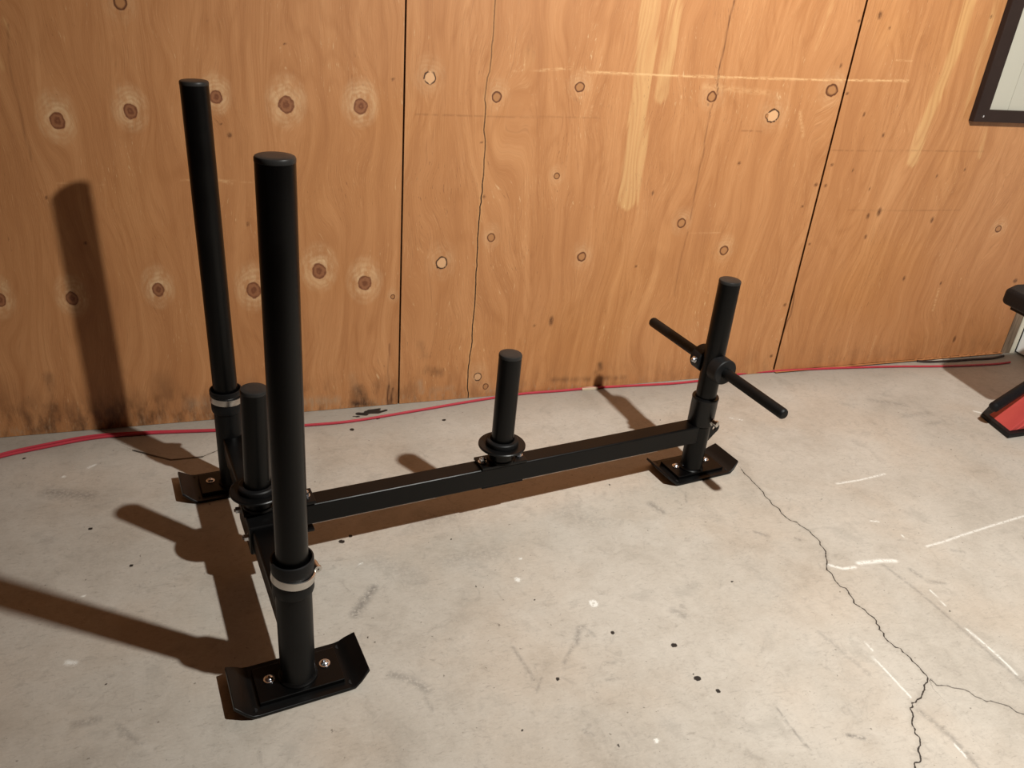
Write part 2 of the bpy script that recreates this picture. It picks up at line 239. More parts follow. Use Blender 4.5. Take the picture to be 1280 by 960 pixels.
def mat_powder(name, base=(.0016, .0015, .0015), rough=.33, bump=.08, scale=420, spec=.22):
    m, nt, b = new_mat(name); N = NB(nt); p, _ = N.pos()
    big = N.noise(p, 14, 3); fine = N.noise(p, scale, 2)
    col = N.mix(N.step(big, .35, .7), base, tuple(c * 1.45 for c in base))
    dust = N.step(N.noise(p, 90, 5, .7), .66, .80)
    col = N.mix(N.math('MULTIPLY', dust, .10), col, (.05, .045, .04))
    N._in(b.inputs['Base Color'], col)
    N._in(b.inputs['Roughness'], N.math('MULTIPLY_ADD', big, .18, rough - .09))
    b.inputs['Specular IOR Level'].default_value = spec
    N.bump(fine, bump, .0006, b)
    return m
def mat_plain(name, col, rough, metal=0.0, nscale=60, var=.15, bump=.05, spec=.5):
    m, nt, b = new_mat(name); N = NB(nt); p, _ = N.pos()
    f = N.noise(p, nscale, 4)
    N._in(b.inputs['Base Color'], N.mix(f, tuple(c * (1 - var) for c in col), tuple(min(1, c * (1 + var)) for c in col)))
    b.inputs['Roughness'].default_value = rough; b.inputs['Metallic'].default_value = metal
    b.inputs['Specular IOR Level'].default_value = spec
    if bump: N.bump(f, bump, .002, b)
    return m

M_powder = mat_powder('black_powder_coat')
M_powder_b = mat_powder('black_powder_coat_worn', (.0035, .0034, .0034), .36, .12, spec=.26)
M_cap = mat_powder('black_plastic_cap', (.020, .019, .018), .40, .04)
M_rubber = mat_powder('black_rubber', (.0065, .0065, .0068), .5, .1)
M_grip = mat_powder('black_knurled_grip', (.003, .003, .003), .5, .3, 260)
M_steel = mat_plain('stainless_steel', (.62, .60, .57), .30, 1.0, 200, .1, .02)
M_zinc = mat_plain('zinc_bolt', (.72, .74, .78), .22, 1.0, 200, .1, .02)
M_hole = mat_plain('dark_bolt_hole', (.004, .004, .004), .8)
M_red = mat_plain('red_painted_steel', (.50, .070, .062), .38, 0, 30, .08, .02)
M_pad = mat_plain('black_vinyl_pad', (.005, .005, .006), .55, 0, 160, .3, .3, .25)
M_cord = mat_plain('red_cord_jacket', (.46, .035, .055), .42, 0, 25, .18, .02)
M_frame = mat_plain('dark_brown_frame', (.030, .018, .015), .55, 0, 18, .25, .05, .12)
M_frame_edge = M_frame
M_board = mat_plain('cream_board', (.50, .48, .40), .35, 0, 6, .03, .0)
M_white = mat_plain('white_door_paint', (.90, .90, .88), .5, 0, 6, .02, .0)
M_trimwhite = mat_plain('cream_trim_paint', (.72, .68, .55), .55, 0, 10, .06, .0)
M_gap = mat_plain('dark_wall_cavity', (.006, .004, .003), .95, 0, 6, .1, .0)
M_chip = mat_plain('pale_wood_chip', (.62, .50, .36), .8, 0, 80, .15, .1)

# grey weathered stud
m, nt, b = new_mat('weathered_grey_stud'); N = NB(nt); p, o3 = N.pos()
v = N.comb(N.math('MULTIPLY', o3[0], 90), N.math('MULTIPLY', o3[1], 90), N.math('MULTIPLY', o3[2], 9))
N._in(b.inputs['Base Color'], N.ramp(N.noise(v, 1.0, 5, .6), [(.3, (.09, .06, .04)), (.55, (.22, .155, .10)), (.8, (.34, .26, .18))]))
b.inputs['Roughness'].default_value = .8; M_stud = m

# plywood
m, nt, b = new_mat('plywood_sheathing'); N = NB(nt); p, o3 = N.pos()
gu, pid = N.attr('grain_u'), N.attr('panel')
X, Z = gu, o3[2]
lowf = N.noise(N.comb(N.math('MULTIPLY', X, 2.6), pid, N.math('MULTIPLY', Z, 1.1)), 1.0, 3, .5)
warp = N.math('MULTIPLY_ADD', lowf, .34, X)
cath = N.noise(N.comb(N.math('MULTIPLY', warp, 34), pid, N.math('MULTIPLY', Z, 2.3)), 1.0, 3, .5, .25)   # broad growth bands
bandf = N.math('FRACT', N.math('MULTIPLY', N.noise(N.comb(N.math('MULTIPLY', warp, 5.2), pid, N.math('MULTIPLY', Z, .9)), 1.0, 2, .45), 26.0))
bandv = N.math('SUBTRACT', 1.0, N.math('ABSOLUTE', N.math('MULTIPLY_ADD', bandf, 2.0, -1.0)))
fine = N.noise(N.comb(N.math('MULTIPLY', warp, 330), pid, N.math('MULTIPLY', Z, 10)), 1.0, 3, .6)
veryf = N.noise(N.comb(N.math('MULTIPLY', warp, 900), pid, N.math('MULTIPLY', Z, 42)), 1.0, 2, .6)
patch = N.noise(N.comb(N.math('MULTIPLY', X, 5), pid, N.math('MULTIPLY', Z, 2.5)), 1.0, 4, .55)
g = N.math('ADD', N.math('MULTIPLY', cath, .55), N.math('MULTIPLY', fine, .25))
g = N.math('ADD', g, N.math('MULTIPLY', patch, .20))
col = N.ramp(g, [(.33, (.45, .225, .105)), (.47, (.52, .272, .130)), (.56, (.57, .31, .155)), (.70, (.66, .385, .205))])
col = N.mix(N.math('MULTIPLY', N.math('MULTIPLY', N.step(bandv, .45, 1.0), N.step(patch, .36, .62)), .30), col, N.mix(1.0, col, (.72, .62, .50), 'MULTIPLY'))
col = N.mix(N.math('MULTIPLY', N.step(fine, .56, .78), .50), col, (.30, .135, .055))
col = N.mix(N.math('MULTIPLY', N.step(veryf, .60, .75), .16), col, (.72, .47, .26))
fib = N.noise(N.comb(N.math('MULTIPLY', warp, 620), pid, N.math('MULTIPLY', Z, 24)), 1.0, 3, .7)
fibw = N.step(N.noise(N.comb(N.math('MULTIPLY', X, 9), pid, N.math('MULTIPLY', Z, 4.5)), 1.0, 3, .6), .40, .62)
col = N.mix(N.math('MULTIPLY', N.math('MULTIPLY', N.step(fib, .56, .68), fibw), .38), col, (.30, .155, .080))
col = N.mix(N.math('MULTIPLY', N.math('MULTIPLY', N.step(fib, .44, .32), fibw), .24), col, (.88, .62, .38))
pn_ = N.noise(N.comb(N.math('MULTIPLY', warp, 70), pid, N.math('MULTIPLY', Z, 4)), 1.0, 4, .6)
pale = N.math('MULTIPLY', N.step(N.math('ADD', N.attr('pale'), N.math('MULTIPLY_ADD', pn_, 1.4, -.70)), .22, .62), N.math('MULTIPLY_ADD', bandv, -.22, .50))
col = N.mix(pale, col, (.80, .60, .33))
fl1 = N.noise(N.comb(N.math('MULTIPLY', warp, 420), pid, N.math('MULTIPLY', Z, 55)), 1.0, 2, .5)
fl_where = N.step(N.noise(p, 4.5, 3), .46, .62)
col = N.mix(N.math('MULTIPLY', N.math('MULTIPLY', N.step(fl1, .665, .72), fl_where), .55), col, (.22, .11, .055))
fl2 = N.noise(N.comb(N.math('MULTIPLY', warp, 300), N.math('ADD', pid, 3.3), N.math('MULTIPLY', Z, 40)), 1.0, 3, .6)
col = N.mix(N.math('MULTIPLY', N.math('MULTIPLY', N.step(fl2, .64, .72), N.step(N.noise(p, 6.5, 3), .50, .62)), .5), col, (.84, .70, .48))
ochre = N.step(N.noise(p, 1.7, 2), .48, .72)
col = N.mix(N.math('MULTIPLY', ochre, .35), col, N.mix(1.0, col, (1.0, .95, .72), 'MULTIPLY'))
halo = N.attr('halo')
ringn = N.noise(N.comb(N.math('MULTIPLY', o3[0], 120), pid, N.math('MULTIPLY', o3[2], 90)), 1.0, 2, .5)
hwarp = N.math('MULTIPLY_ADD', N.noise(p, 22, 3, .6), 1.9, -.95)
hr = N.math('MULTIPLY', N.math('ADD', N.attr('knot_d'), hwarp), 4.2)
hr = N.math('SINE', N.math('ADD', N.math('MULTIPLY', hr, 2.4), N.math('MULTIPLY', ringn, 3.0)))
halo_m = N.math('MULTIPLY', halo, N.math('MULTIPLY_ADD', hr, .16, .62), clamp=True)
hn = N.step(N.noise(N.comb(N.math('MULTIPLY', o3[0], 62), pid, N.math('MULTIPLY', o3[2], 26)), 1.0, 4, .65), .34, .62)
col = N.mix(N.math('MULTIPLY', halo_m, N.math('MULTIPLY_ADD', hn, .85, .22), clamp=True), col, (.86, .72, .52))
kd = N.math('ADD', N.attr('knot_d'), N.math('ADD', N.math('MULTIPLY_ADD', ringn, .30, -.15), N.math('MULTIPLY_ADD', N.noise(p, 48, 1), .36, -.18)))
kt = N.attr('knot_t')
core = N.step(kd, 1.06, .90)
inner = N.math('SINE', N.math('ADD', N.math('MULTIPLY', kd, 9.0), N.math('MULTIPLY', N.noise(p, 140, 2), 5.0)))
kc_a = N.mix(N.math('MULTIPLY_ADD', inner, .5, .5), (.20, .080, .042), (.34, .165, .090))
kc_b = N.mix(N.step(kd, .55, .85), (.46, .25, .12), (.13, .05, .022))
arc = N.step(N.noise(p, 60, 2), .34, .46)
kc_c = N.mix(N.math('MULTIPLY', N.step(kd, .68, .86), arc), (.74, .50, .32), (.045, .020, .011))
kc = N.mix(N.step(kt, .3, .7), kc_a, kc_b); kc = N.mix(N.step(kt, 1.3, 1.7), kc, kc_c)
col = N.mix(core, col, kc)
pn = N.step(N.noise(p, 300, 3), .30, .55)
col = N.mix(N.math('MULTIPLY', N.attr('pits'), N.math('MULTIPLY_ADD', pn, .5, .4)), col, (.12, .05, .022))
col = N.mix(N.math('MULTIPLY', N.attr('wdark'), N.step(N.noise(p, 55, 3), .35, .55)), col, (.20, .09, .04))
brk = N.step(N.noise(N.comb(N.math('MULTIPLY', o3[0], 60), 0, N.math('MULTIPLY', o3[2], 160)), 1.0, 4, .65), .36, .56)
col = N.mix(N.math('MULTIPLY', N.attr('scratch'), brk), col, (.86, .63, .38))
# damp staining and bleached fibres along the foot of the sheets
st = N.noise(N.comb(N.math('MULTIPLY', o3[0], 30), 0, N.math('MULTIPLY', o3[2], 12)), 1.0, 5, .65)
zlow = N.step(o3[2], .13, .0)
damp = N.math('MULTIPLY', N.math('MULTIPLY', zlow, N.step(st, .40, .68)), N.math('MULTIPLY_ADD', N.step(o3[0], 1.0, -.3), .45, .25))
damp = N.math('ADD', damp, N.math('MULTIPLY', N.attr('stain'), N.step(st, .25, .6)), clamp=True)
col = N.mix(damp, col, (.085, .042, .024))
st2 = N.noise(N.comb(N.math('MULTIPLY', o3[0], 110), 0, N.math('MULTIPLY', o3[2], 35)), 1.0, 5, .7)
bl = N.math('MULTIPLY', N.math('MULTIPLY', N.step(o3[2], .05, .005), N.step(st2, .50, .66)), N.step(o3[0], 1.5, .8))
bl = N.math('ADD', N.math('MULTIPLY', bl, .5), N.math('MULTIPLY', N.attr('bleach'), N.step(st2, .3, .55)), clamp=True)
col = N.mix(bl, col, (.46, .36, .27))
cr = N.attr('crack_d')
crack = N.step(N.math('ABSOLUTE', N.math('ADD', cr, N.math('MULTIPLY_ADD', N.noise(p, 160, 2), .0016, -.0008))), .0021, .0009)
crs = N.math('MULTIPLY', crack, N.attr('crack_s'))
light_edge = N.math('MULTIPLY', N.step(N.math('ABSOLUTE', cr), .006, .002), N.math('MULTIPLY', N.attr('crack_s'), .35))
col = N.mix(light_edge, col, (.74, .47, .24))
col = N.mix(crs, col, (.02, .009, .005))
col = N.mix(N.attr('checks'), col, (.10, .040, .018))
col = N.mix(1.0, col, (.95, .80, .635), 'MULTIPLY')
N._in(b.inputs['Base Color'], col)
N._in(b.inputs['Roughness'], N.math('MULTIPLY_ADD', fine, .14, .44)); b.inputs['Specular IOR Level'].default_value = .42
h = N.math('ADD', N.math('MULTIPLY', fine, .6), N.math('MULTIPLY', veryf, .4))
h = N.math('SUBTRACT', h, N.math('MULTIPLY', crs, 2.0))
N.bump(h, .35, .0011, b)
M_ply = m

# concrete
m, nt, b = new_mat('old_concrete'); N = NB(nt); p, o3 = N.pos()
n1 = N.noise(p, 2.2, 4, .55); n2 = N.noise(p, 9, 6, .65, .4); n3 = N.noise(p, 42, 5, .7, .6); n4 = N.noise(p, 210, 3, .6)
g = N.math('ADD', N.math('MULTIPLY', n1, .38), N.math('MULTIPLY', n2, .34))
g = N.math('ADD', g, N.math('ADD', N.math('MULTIPLY', n3, .18), N.math('MULTIPLY', n4, .10)))
col = N.ramp(g, [(.34, (.37, .332, .282)), (.46, (.475, .432, .372)), (.55, (.535, .492, .430)), (.68, (.60, .557, .490))])
warmth = N.step(N.noise(p, 3.3, 3), .42, .66)
col = N.mix(N.math('MULTIPLY', warmth, .6), col, N.mix(1.0, col, (1.0, .93, .87), 'MULTIPLY'))
sm = N.math('MULTIPLY', N.step(n2, .54, .70), .34)
col = N.mix(sm, col, (.25, .225, .19))
sc = N.noise(N.comb(N.math('MULTIPLY', o3[0], 14), N.math('MULTIPLY', o3[1], 60), 0), 1.0, 4, .7, 1.2)
col = N.mix(N.math('MULTIPLY', N.step(sc, .62, .74), .22), col, (.19, .165, .135))
fs = N.noise(N.comb(N.math('MULTIPLY', o3[0], 70), N.math('MULTIPLY', o3[1], 210), 0), 1.0, 4, .75, .8)
col = N.mix(N.math('MULTIPLY', N.step(fs, .54, .72), .45), col, (.24, .21, .175))
col = N.mix(N.math('MULTIPLY', N.step(fs, .46, .28), .22), col, (.66, .61, .54))
ml = N.noise(p, 26, 5, .75, 1.5)
col = N.mix(N.math('MULTIPLY', N.step(ml, .53, .70), .34), col, (.28, .25, .215))
pit = N.step(N.noise(p, 95, 2, .5), .715, .76)
col = N.mix(N.math('MULTIPLY', pit, .60), col, (.12, .10, .08))
near_wall_tone = N.math('MULTIPLY', N.step(N.math('ADD', o3[1], N.math('MULTIPLY', n3, .10)), 1.80, 1.96), .45)  # floor colour gets darker towards the back wall, edge broken by noise
col = N.mix(near_wall_tone, col, (.24, .215, .18))
gs = N.math('MULTIPLY', N.attr('grey'), N.step(N.noise(p, 120, 4, .7), .34, .56))
col = N.mix(gs, col, (.125, .115, .105))
wh = N.math('MULTIPLY', N.attr('white'), N.step(N.noise(N.comb(N.math('MULTIPLY', o3[0], 1.0), o3[1], 0), 150, 4, .7), .36, .50))
wh = N.math('MAXIMUM', wh, N.math('SUBTRACT', N.attr('white'), 1.0), clamp=True)
col = N.mix(wh, col, (.80, .79, .74))
col = N.mix(N.step(N.attr('drops'), .30, .70), col, (.022, .017, .014))
cn = N.noise(p, 130, 3, .6)
cwid = N.math('MULTIPLY_ADD', cn, .0040, -.0011)
acr = N.math('ABSOLUTE', N.attr('crack_d'))
crack = N.math('MULTIPLY', N.step(N.math('SUBTRACT', acr, cwid), .0007, -.0002), N.attr('crack_s'))
edge = N.math('MULTIPLY', N.step(acr, .010, .001), N.math('MULTIPLY', N.attr('crack_s'), .25))
col = N.mix(edge, col, (.27, .24, .20))
col = N.mix(crack, col, (.035, .028, .022))
N._in(b.inputs['Base Color'], col)
N._in(b.inputs['Roughness'], N.math('MULTIPLY_ADD', n2, .25, .50))
b.inputs['Specular IOR Level'].default_value = .35
h = N.math('ADD', N.math('MULTIPLY', n3, .6), N.math('MULTIPLY', n4, .4))
h = N.math('SUBTRACT', h, N.math('MULTIPLY', crack, 1.5))
N.bump(h, .30, .0016, b)
M_conc = m

# ---------------------------------------------------------------- floor
WALL_Y = 1.923
us = np.concatenate([np.arange(-3.0, -.64, .08), np.arange(-.64, 2.76, .0036), np.arange(2.80, 4.3, .08)])
vs = np.concatenate([np.arange(-2.0, .44, .08), np.arange(.44, 1.98, .0036), np.array([2.02, 2.2, 2.6])])
X, Y = np.meshgrid(us, vs, indexing='ij')
cA = jag(FLOOR_CRACK, .0045, 3, 4); cB = jag(FLOOR_BRANCH, .004, 5, 3); cC = jag(FLOOR_CRACK_BY_SKID, .003, 8, 3)
cd_ = np.full(X.shape, .5); cs_ = np.zeros(X.shape)
for pts, s in ((cA, 1.0), (cB, .75), (cC, .9)):
    m_ = local(X, Y, pts, .05); d_ = seg_dist(X[m_], Y[m_], pts)
    cur = cd_[m_]; new = np.abs(d_) < np.abs(cur); cur[new] = d_[new]; cd_[m_] = cur
    t_ = cs_[m_]; t_[new] = s; cs_[m_] = t_
grey = np.zeros(X.shape); white = np.zeros(X.shape); drops = np.zeros(X.shape)
for pts, w_, s_ in GREY_STAINS: stroke(grey, X, Y, pts, w_, s_ * 1.3, .9)
for pts, w_ in WHITE_SCUFFS:
    dot = math.hypot(pts[-1][0] - pts[0][0], pts[-1][1] - pts[0][1]) < .012
    stroke(white, X, Y, pts, w_ * (1.5 if dot else 1.0), 2.0 if dot else 1.0, .6)
rr = np.hypot(X - WHITE_RING[0], (Y - WHITE_RING[1]) * .9)
white = np.maximum(white, np.clip(1.5 - np.abs(rr - .0058) / .0024, 0, 1) * 1.7)
for (x0, y0), r0 in DARK_DROPS:
    m_ = local(X, Y, [(x0, y0)], .03)
    an = np.arctan2(Y[m_] - y0, X[m_] - x0)
    rr = np.hypot(X[m_] - x0, Y[m_] - y0) / (1 + .10 * np.sin(2 * an + x0 * 90))
    drops[m_] = np.maximum(drops[m_], np.clip((r0 * .78 - rr) / .0036 + .5, 0, 1))
dx0, dy0 = FLOOR_DEBRIS_STAIN[1]
for ox, oy, lx, ly, w_ in ((-.03, .0, -.012, -.006, .016), (-.005, .004, .022, .002, .020), (.02, -.004, .045, .006, .010), (-.045, -.012, -.03, -.016, .006), (.0, .014, .03, .016, .008), (-.02, -.03, -.012, -.032, .005), (.012, -.036, .02, -.035, .005)):
    stroke(drops, X, Y, [(dx0 + ox, dy0 + oy), (dx0 + lx, dy0 + ly)], w_, .95, .35)
stroke(drops, X, Y, FLOOR_CRACK_BY_SKID[:5], .0065, .95, .7)
wave = lambda U, V: .0
me, _, _ = grid_mesh('floor', us, vs, lambda U, V: np.stack([U, V, np.zeros_like(U)], -1),
                     dict(crack_d=cd_, crack_s=cs_, grey=grey, white=white, drops=drops), M_conc)
fo = bpy.data.objects.new('floor', me); C.objects.link(fo); tag(fo, 'worn grey concrete garage floor with cracks and paint scuffs', kind='structure')

# ---------------------------------------------------------------- back wall: three plywood sheets over a dark cavity
SEAM0, SEAM1, WEND = .3964 + .0035, 1.6164, 2.583
top = 2.4
zs = np.concatenate([np.arange(0, 1.30, .0036), np.arange(1.32, top + .01, .06)])
knots = KNOTS
wall = empty('wall_back', (0, WALL_Y, 0)); tag(wall, 'plywood sheathed back wall', kind='structure')
for pi, (x0, x1, zb) in enumerate([(-2.4, SEAM0 - .0022, .001), (SEAM0 + .0022, SEAM1 - .0046, .001), (SEAM1 + .0026, WEND, .005)]):
    if x0 < -.7: ux = np.concatenate([np.arange(x0, -.7, .06), np.arange(-.7, x1 - .002, .0036), [x1]])
    else: ux = np.concatenate([np.arange(x0, x1 - .002, .0036), [x1]])
    zz = zs.copy(); zz[0] = zb
    X, Z = np.meshgrid(ux, zz, indexing='ij')
    kd = np.full(X.shape, 5.0); kt = np.zeros(X.shape); halo = np.zeros(X.shape); gu = X.copy()
    for kx, kz, ra, rb, t in knots:
        dx, dz = X - kx, Z - kz
        d = np.sqrt((dx / ra) ** 2 + (dz / rb) ** 2)
        mm = d < kd; kd = np.where(mm, d, kd); kt = np.where(mm, t, kt)
        hs = (1.0 if t == 0 else .38)
        halo = np.maximum(halo, hs * np.clip(1.0 - np.sqrt((dx / (ra * 2.9)) ** 2 + ((dz - rb * .4) / (rb * 3.4)) ** 2), 0, 1) ** .8)
        R = ra * (3.2 if t == 0 else 2.2)
        e = np.exp(-(dx / (R * 1.3)) ** 2 - (dz / (R * 2.6)) ** 2)
        gu = gu - np.sign(dx) * np.minimum(np.abs(dx), R * .5) * e * .9     # grain bends around the knot
    pits = np.zeros(X.shape)
    for px_, pz_, ra, rb in PITS:
        d = np.sqrt(((X - px_) / ra) ** 2 + ((Z - pz_) / rb) ** 2)
        pits = np.maximum(pits, np.clip((1.0 - d) / .6, 0, 1))
    pale = np.zeros(X.shape); scr = np.zeros(X.shape); dk = np.zeros(X.shape); stn = np.zeros(X.shape); blc = np.zeros(X.shape); chk = np.zeros(X.shape)
    for pts, w_, s_ in PALE_PATCHES: stroke(pale, X, Z, pts, w_ * 1.25, s_, .55)
    for pts, w_, s_ in WALL_SCRATCHES: stroke(scr, X, Z, pts, w_ * 1.3, s_, .9)
    for pts, w_, s_ in WALL_DARK_LINES: stroke(dk, X, Z, pts, max(w_ * 1.6, .003), s_, .9)
    for pts, w_, s_ in BASE_STAINS: stroke(stn, X, Z, pts, w_ * 1.6, s_, 1.0)
    for pts, w_, s_ in BASE_BLEACH: stroke(blc, X, Z, pts, w_ * 1.6, s_, 1.0)
    for pts, w_ in WALL_CHECKS: stroke(chk, X, Z, jag(pts, .003, 4), max(w_ * 1.5, .0030), min(1, w_ / .0018), .8)
    for pts, _t in [([(1.6164, .13), (1.628, .20), (1.6164, .29)], 0)]: stroke(chk, X, Z, jag(pts, .003, 2), .004, .8, .8)
    sp = jag(WALL_SPLIT, .0022, 11, 4)
    cr = seg_dist(X, Z, sp) if pi == 1 else np.full(X.shape, .5)
    cs = np.clip(1.15 - .35 * (Z > .62) - .2 * (Z > .8), 0, 1)
    me, _, _ = grid_mesh('plywood_sheet', ux, zz, lambda U, V: np.stack([U, np.zeros_like(U), V], -1),
                         dict(grain_u=gu, panel=np.full(X.shape, pi * 7.31), knot_d=kd, knot_t=kt, halo=halo, pits=pits, pale=pale,
                              scratch=scr, wdark=dk, stain=stn, bleach=blc, crack_d=cr, crack_s=cs, checks=chk), M_ply)
    o = bpy.data.objects.new('plywood_sheet', me); C.objects.link(o); o.parent = wall
    sd = o.modifiers.new('thickness', 'SOLIDIFY'); sd.thickness = .012; sd.offset = -1; sd.use_rim = False 
bm = bmesh.new(); add_box(bm, -2.45, WEND, .0135, .06, 0, top)
obj('wall_cavity', bm, M_gap, wall, smooth=False)

# corner stud, trim and the white door beside the sheets
bm = bmesh.new(); add_box(bm, WEND + .001, WEND + .039, WALL_Y - .005, WALL_Y + .06, 0, top)
tag(obj('trim_1', bm, M_stud, smooth=False, bevel=.002), 'weathered grey wooden stud at the end of the plywood', kind='structure')
bm = bmesh.new(); add_box(bm, WEND + .0395, WEND + .0570, WALL_Y - .008, WALL_Y + .06, 0, top)
tag(obj('trim_2', bm, M_trimwhite, smooth=False, bevel=.0015), 'narrow cream painted strip beside the stud', kind='structure')
bm = bmesh.new(); add_box(bm, WEND + .0625, 4.2, WALL_Y + .030, WALL_Y + .06, 0, top)
tag(obj('wall_back_end', bm, M_gap, smooth=False), 'dark recess beyond the stud', kind='structure')
# door leaf standing open, hinged beside the trim
dx_, dy_ = 0.0, -1.0
d0 = Vector((WEND + .0635, WALL_Y - .006)); nx_, ny_ = 1.0, 0.0
pts = [(d0.x, d0.y), (d0.x + dx_ * .62, d0.y + dy_ * .62), (d0.x + dx_ * .62 + nx_ * .035, d0.y + dy_ * .62 + ny_ * .035), (d0.x + nx_ * .035, d0.y + ny_ * .035)]
bm = bmesh.new(); add_prism(bm, pts, 'z', .006, 2.02)
tag(obj('door_1', bm, M_white, smooth=False, bevel=.002), 'bright white painted door leaf past the stud', kind='structure')
# ---------------------------------------------------------------- framed board on the wall
fb = empty('framed_board', (2.085, WALL_Y, .795)); tag(fb, 'cream board in a dark brown frame hung on the plywood at upper right', 'wall board')
W_, H_, fw_ = .50, .62, .048
bm = bmesh.new()
y0, y1 = -.020, -.001
outer = [(0, 0), (W_, 0), (W_, H_), (0, H_)]
inner = [(fw_, fw_ * .72), (W_ - fw_, fw_ * .72), (W_ - fw_, H_ - fw_), (fw_, H_ - fw_)]
vo = [[bm.verts.new((x, y, z)) for x, z in outer] for y in (y0, y1)]; vi = [[bm.verts.new((x, y, z)) for x, z in inner] for y in (y0, y1)]
for k in range(4):
    j = (k + 1) % 4
    bm.faces.new((vo[0][k], vo[0][j], vi[0][j], vi[0][k])); bm.faces.new((vo[1][k], vi[1][k], vi[1][j], vo[1][j]))
    bm.faces.new((vo[0][k], vo[1][k], vo[1][j], vo[0][j])); bm.faces.new((vi[0][k], vi[0][j], vi[1][j], vi[1][k]))
obj('frame', bm, M_frame, fb, smooth=False, bevel=.0018)
bm = bmesh.new(); g0 = .128
add_box(bm, fw_ - .004, g0 - .0008, -.010, -.003, fw_ * .72 - .004, H_ - fw_ + .004)
add_box(bm, g0 + .0008, W_ - fw_ + .004, -.010, -.003, fw_ * .72 - .004, H_ - fw_ + .004)
obj('board', bm, M_board, fb, smooth=False)
for sx, sz in ((.030, .016), (W_ - .03, .016)):
    bm = bmesh.new(); add_lathe(bm, [(0, 0), (.0035, 0), (.0030, .0012), (0, .0018)], (sx, -.0200, sz), (sx, -.03, sz), 16)
    tag(obj('screw', bm, M_zinc, fb), 'small bright screw head')

# ---------------------------------------------------------------- red extension cord
rc = .0036
bm = bmesh.new()
ptsA = catmull([(x, y, rc + .0004) for x, y in CORD])
add_sweep(bm, ptsA, rc, 10)
ptsB = catmull([(x, y - .0008, rc + .0004) for x, y in CORD_B] + [(CORD[6][0], CORD[6][1] + .004, rc)])
ec = empty('extension_cord', (CORD[7][0], CORD[7][1], 0)); tag(ec, 'long red extension cord lying on the floor along the plywood', 'cord')
o = obj('cable', bm, M_cord, ec); o.location = (-CORD[7][0], -CORD[7][1], 0)
bm = bmesh.new(); add_sweep(bm, ptsB, rc * .9, 10)
o = obj('doubled_strand', bm, M_cord, ec); o.location = (-CORD[7][0], -CORD[7][1], 0)

dl = empty('dark_lead', (DARK_LEAD[0][0], DARK_LEAD[0][1], 0)); tag(dl, 'short dark brown lead lying behind the red cord near the stud', 'cord')
bm = bmesh.new(); add_sweep(bm, catmull([(x, y, .0042) for x, y in DARK_LEAD]), .0038, 8)
o = obj('cable', bm, mat_plain('dark_brown_cord', (.035, .018, .014), .5), dl); o.location = (-DARK_LEAD[0][0], -DARK_LEAD[0][1], 0)

# small bits lying about
bm = bmesh.new(); add_prism(bm, [(-.026, -.004), (.024, -.006), (.027, .003), (.004, .0065), (-.024, .005)], 'z', 0, .007)
o = obj('wood_chip', bm, M_chip, None, smooth=False, bevel=.001); o.location = (.968, 1.914, .0002) ; o.rotation_euler.z = .03
o.location.y = 1.9135
tag(o, 'pale sliver of wood lying between cord and plywood behind the sled', 'wood chip')
bm = bmesh.new(); add_prism(bm, [(-.03, -.003), (-.01, -.006), (.03, -.001), (.028, .004), (-.01, .003)], 'z', 0, .003)
o = obj('paper_scrap', bm, mat_plain('pale_paper', (.62, .58, .5), .8), None, smooth=False); o.location = (2.27, 1.905, .0002); o.rotation_euler.z = .02
tag(o, 'thin pale scrap on the floor at the foot of the right plywood sheet', 'scrap')

# ---------------------------------------------------------------- weight sled
sled = empty('weight_sled', (.00935, 1.31442, 0), .135843)
tag(sled, 'black steel push sled with two tall poles standing on the concrete', 'weight sled')
A, L, MH = .302, 1.047, .507          # half spread of the poles, front post, middle horn
HB, BW, BH = .1432, .0415, .0465       # beam top height, width, depth
TOP = .8615

def bolt_bm(p, r=.0068, h=.0052, ax=(0, 0, 1), hexn=False):
    bm = bmesh.new(); p = Vector(p); q = p + Vector(ax)
    add_lathe(bm, [(0, -.001), (r * 1.35, -.001), (r * 1.35, .0008), (r, .0010)], p, q, 24)          # washer
    if hexn: add_lathe(bm, [(r * 1.02, .0008), (r * 1.02, h), (r * .6, h), (r * .5, h + .003), (0, h + .003)], p, q, 6)
    else: add_lathe(bm, [(r, .0008), (r * .97, h * .5), (r * .72, h * .86), (r * .3, h), (r * .3, h * .55), (0, h * .55)], p, q, 24)
    return bm

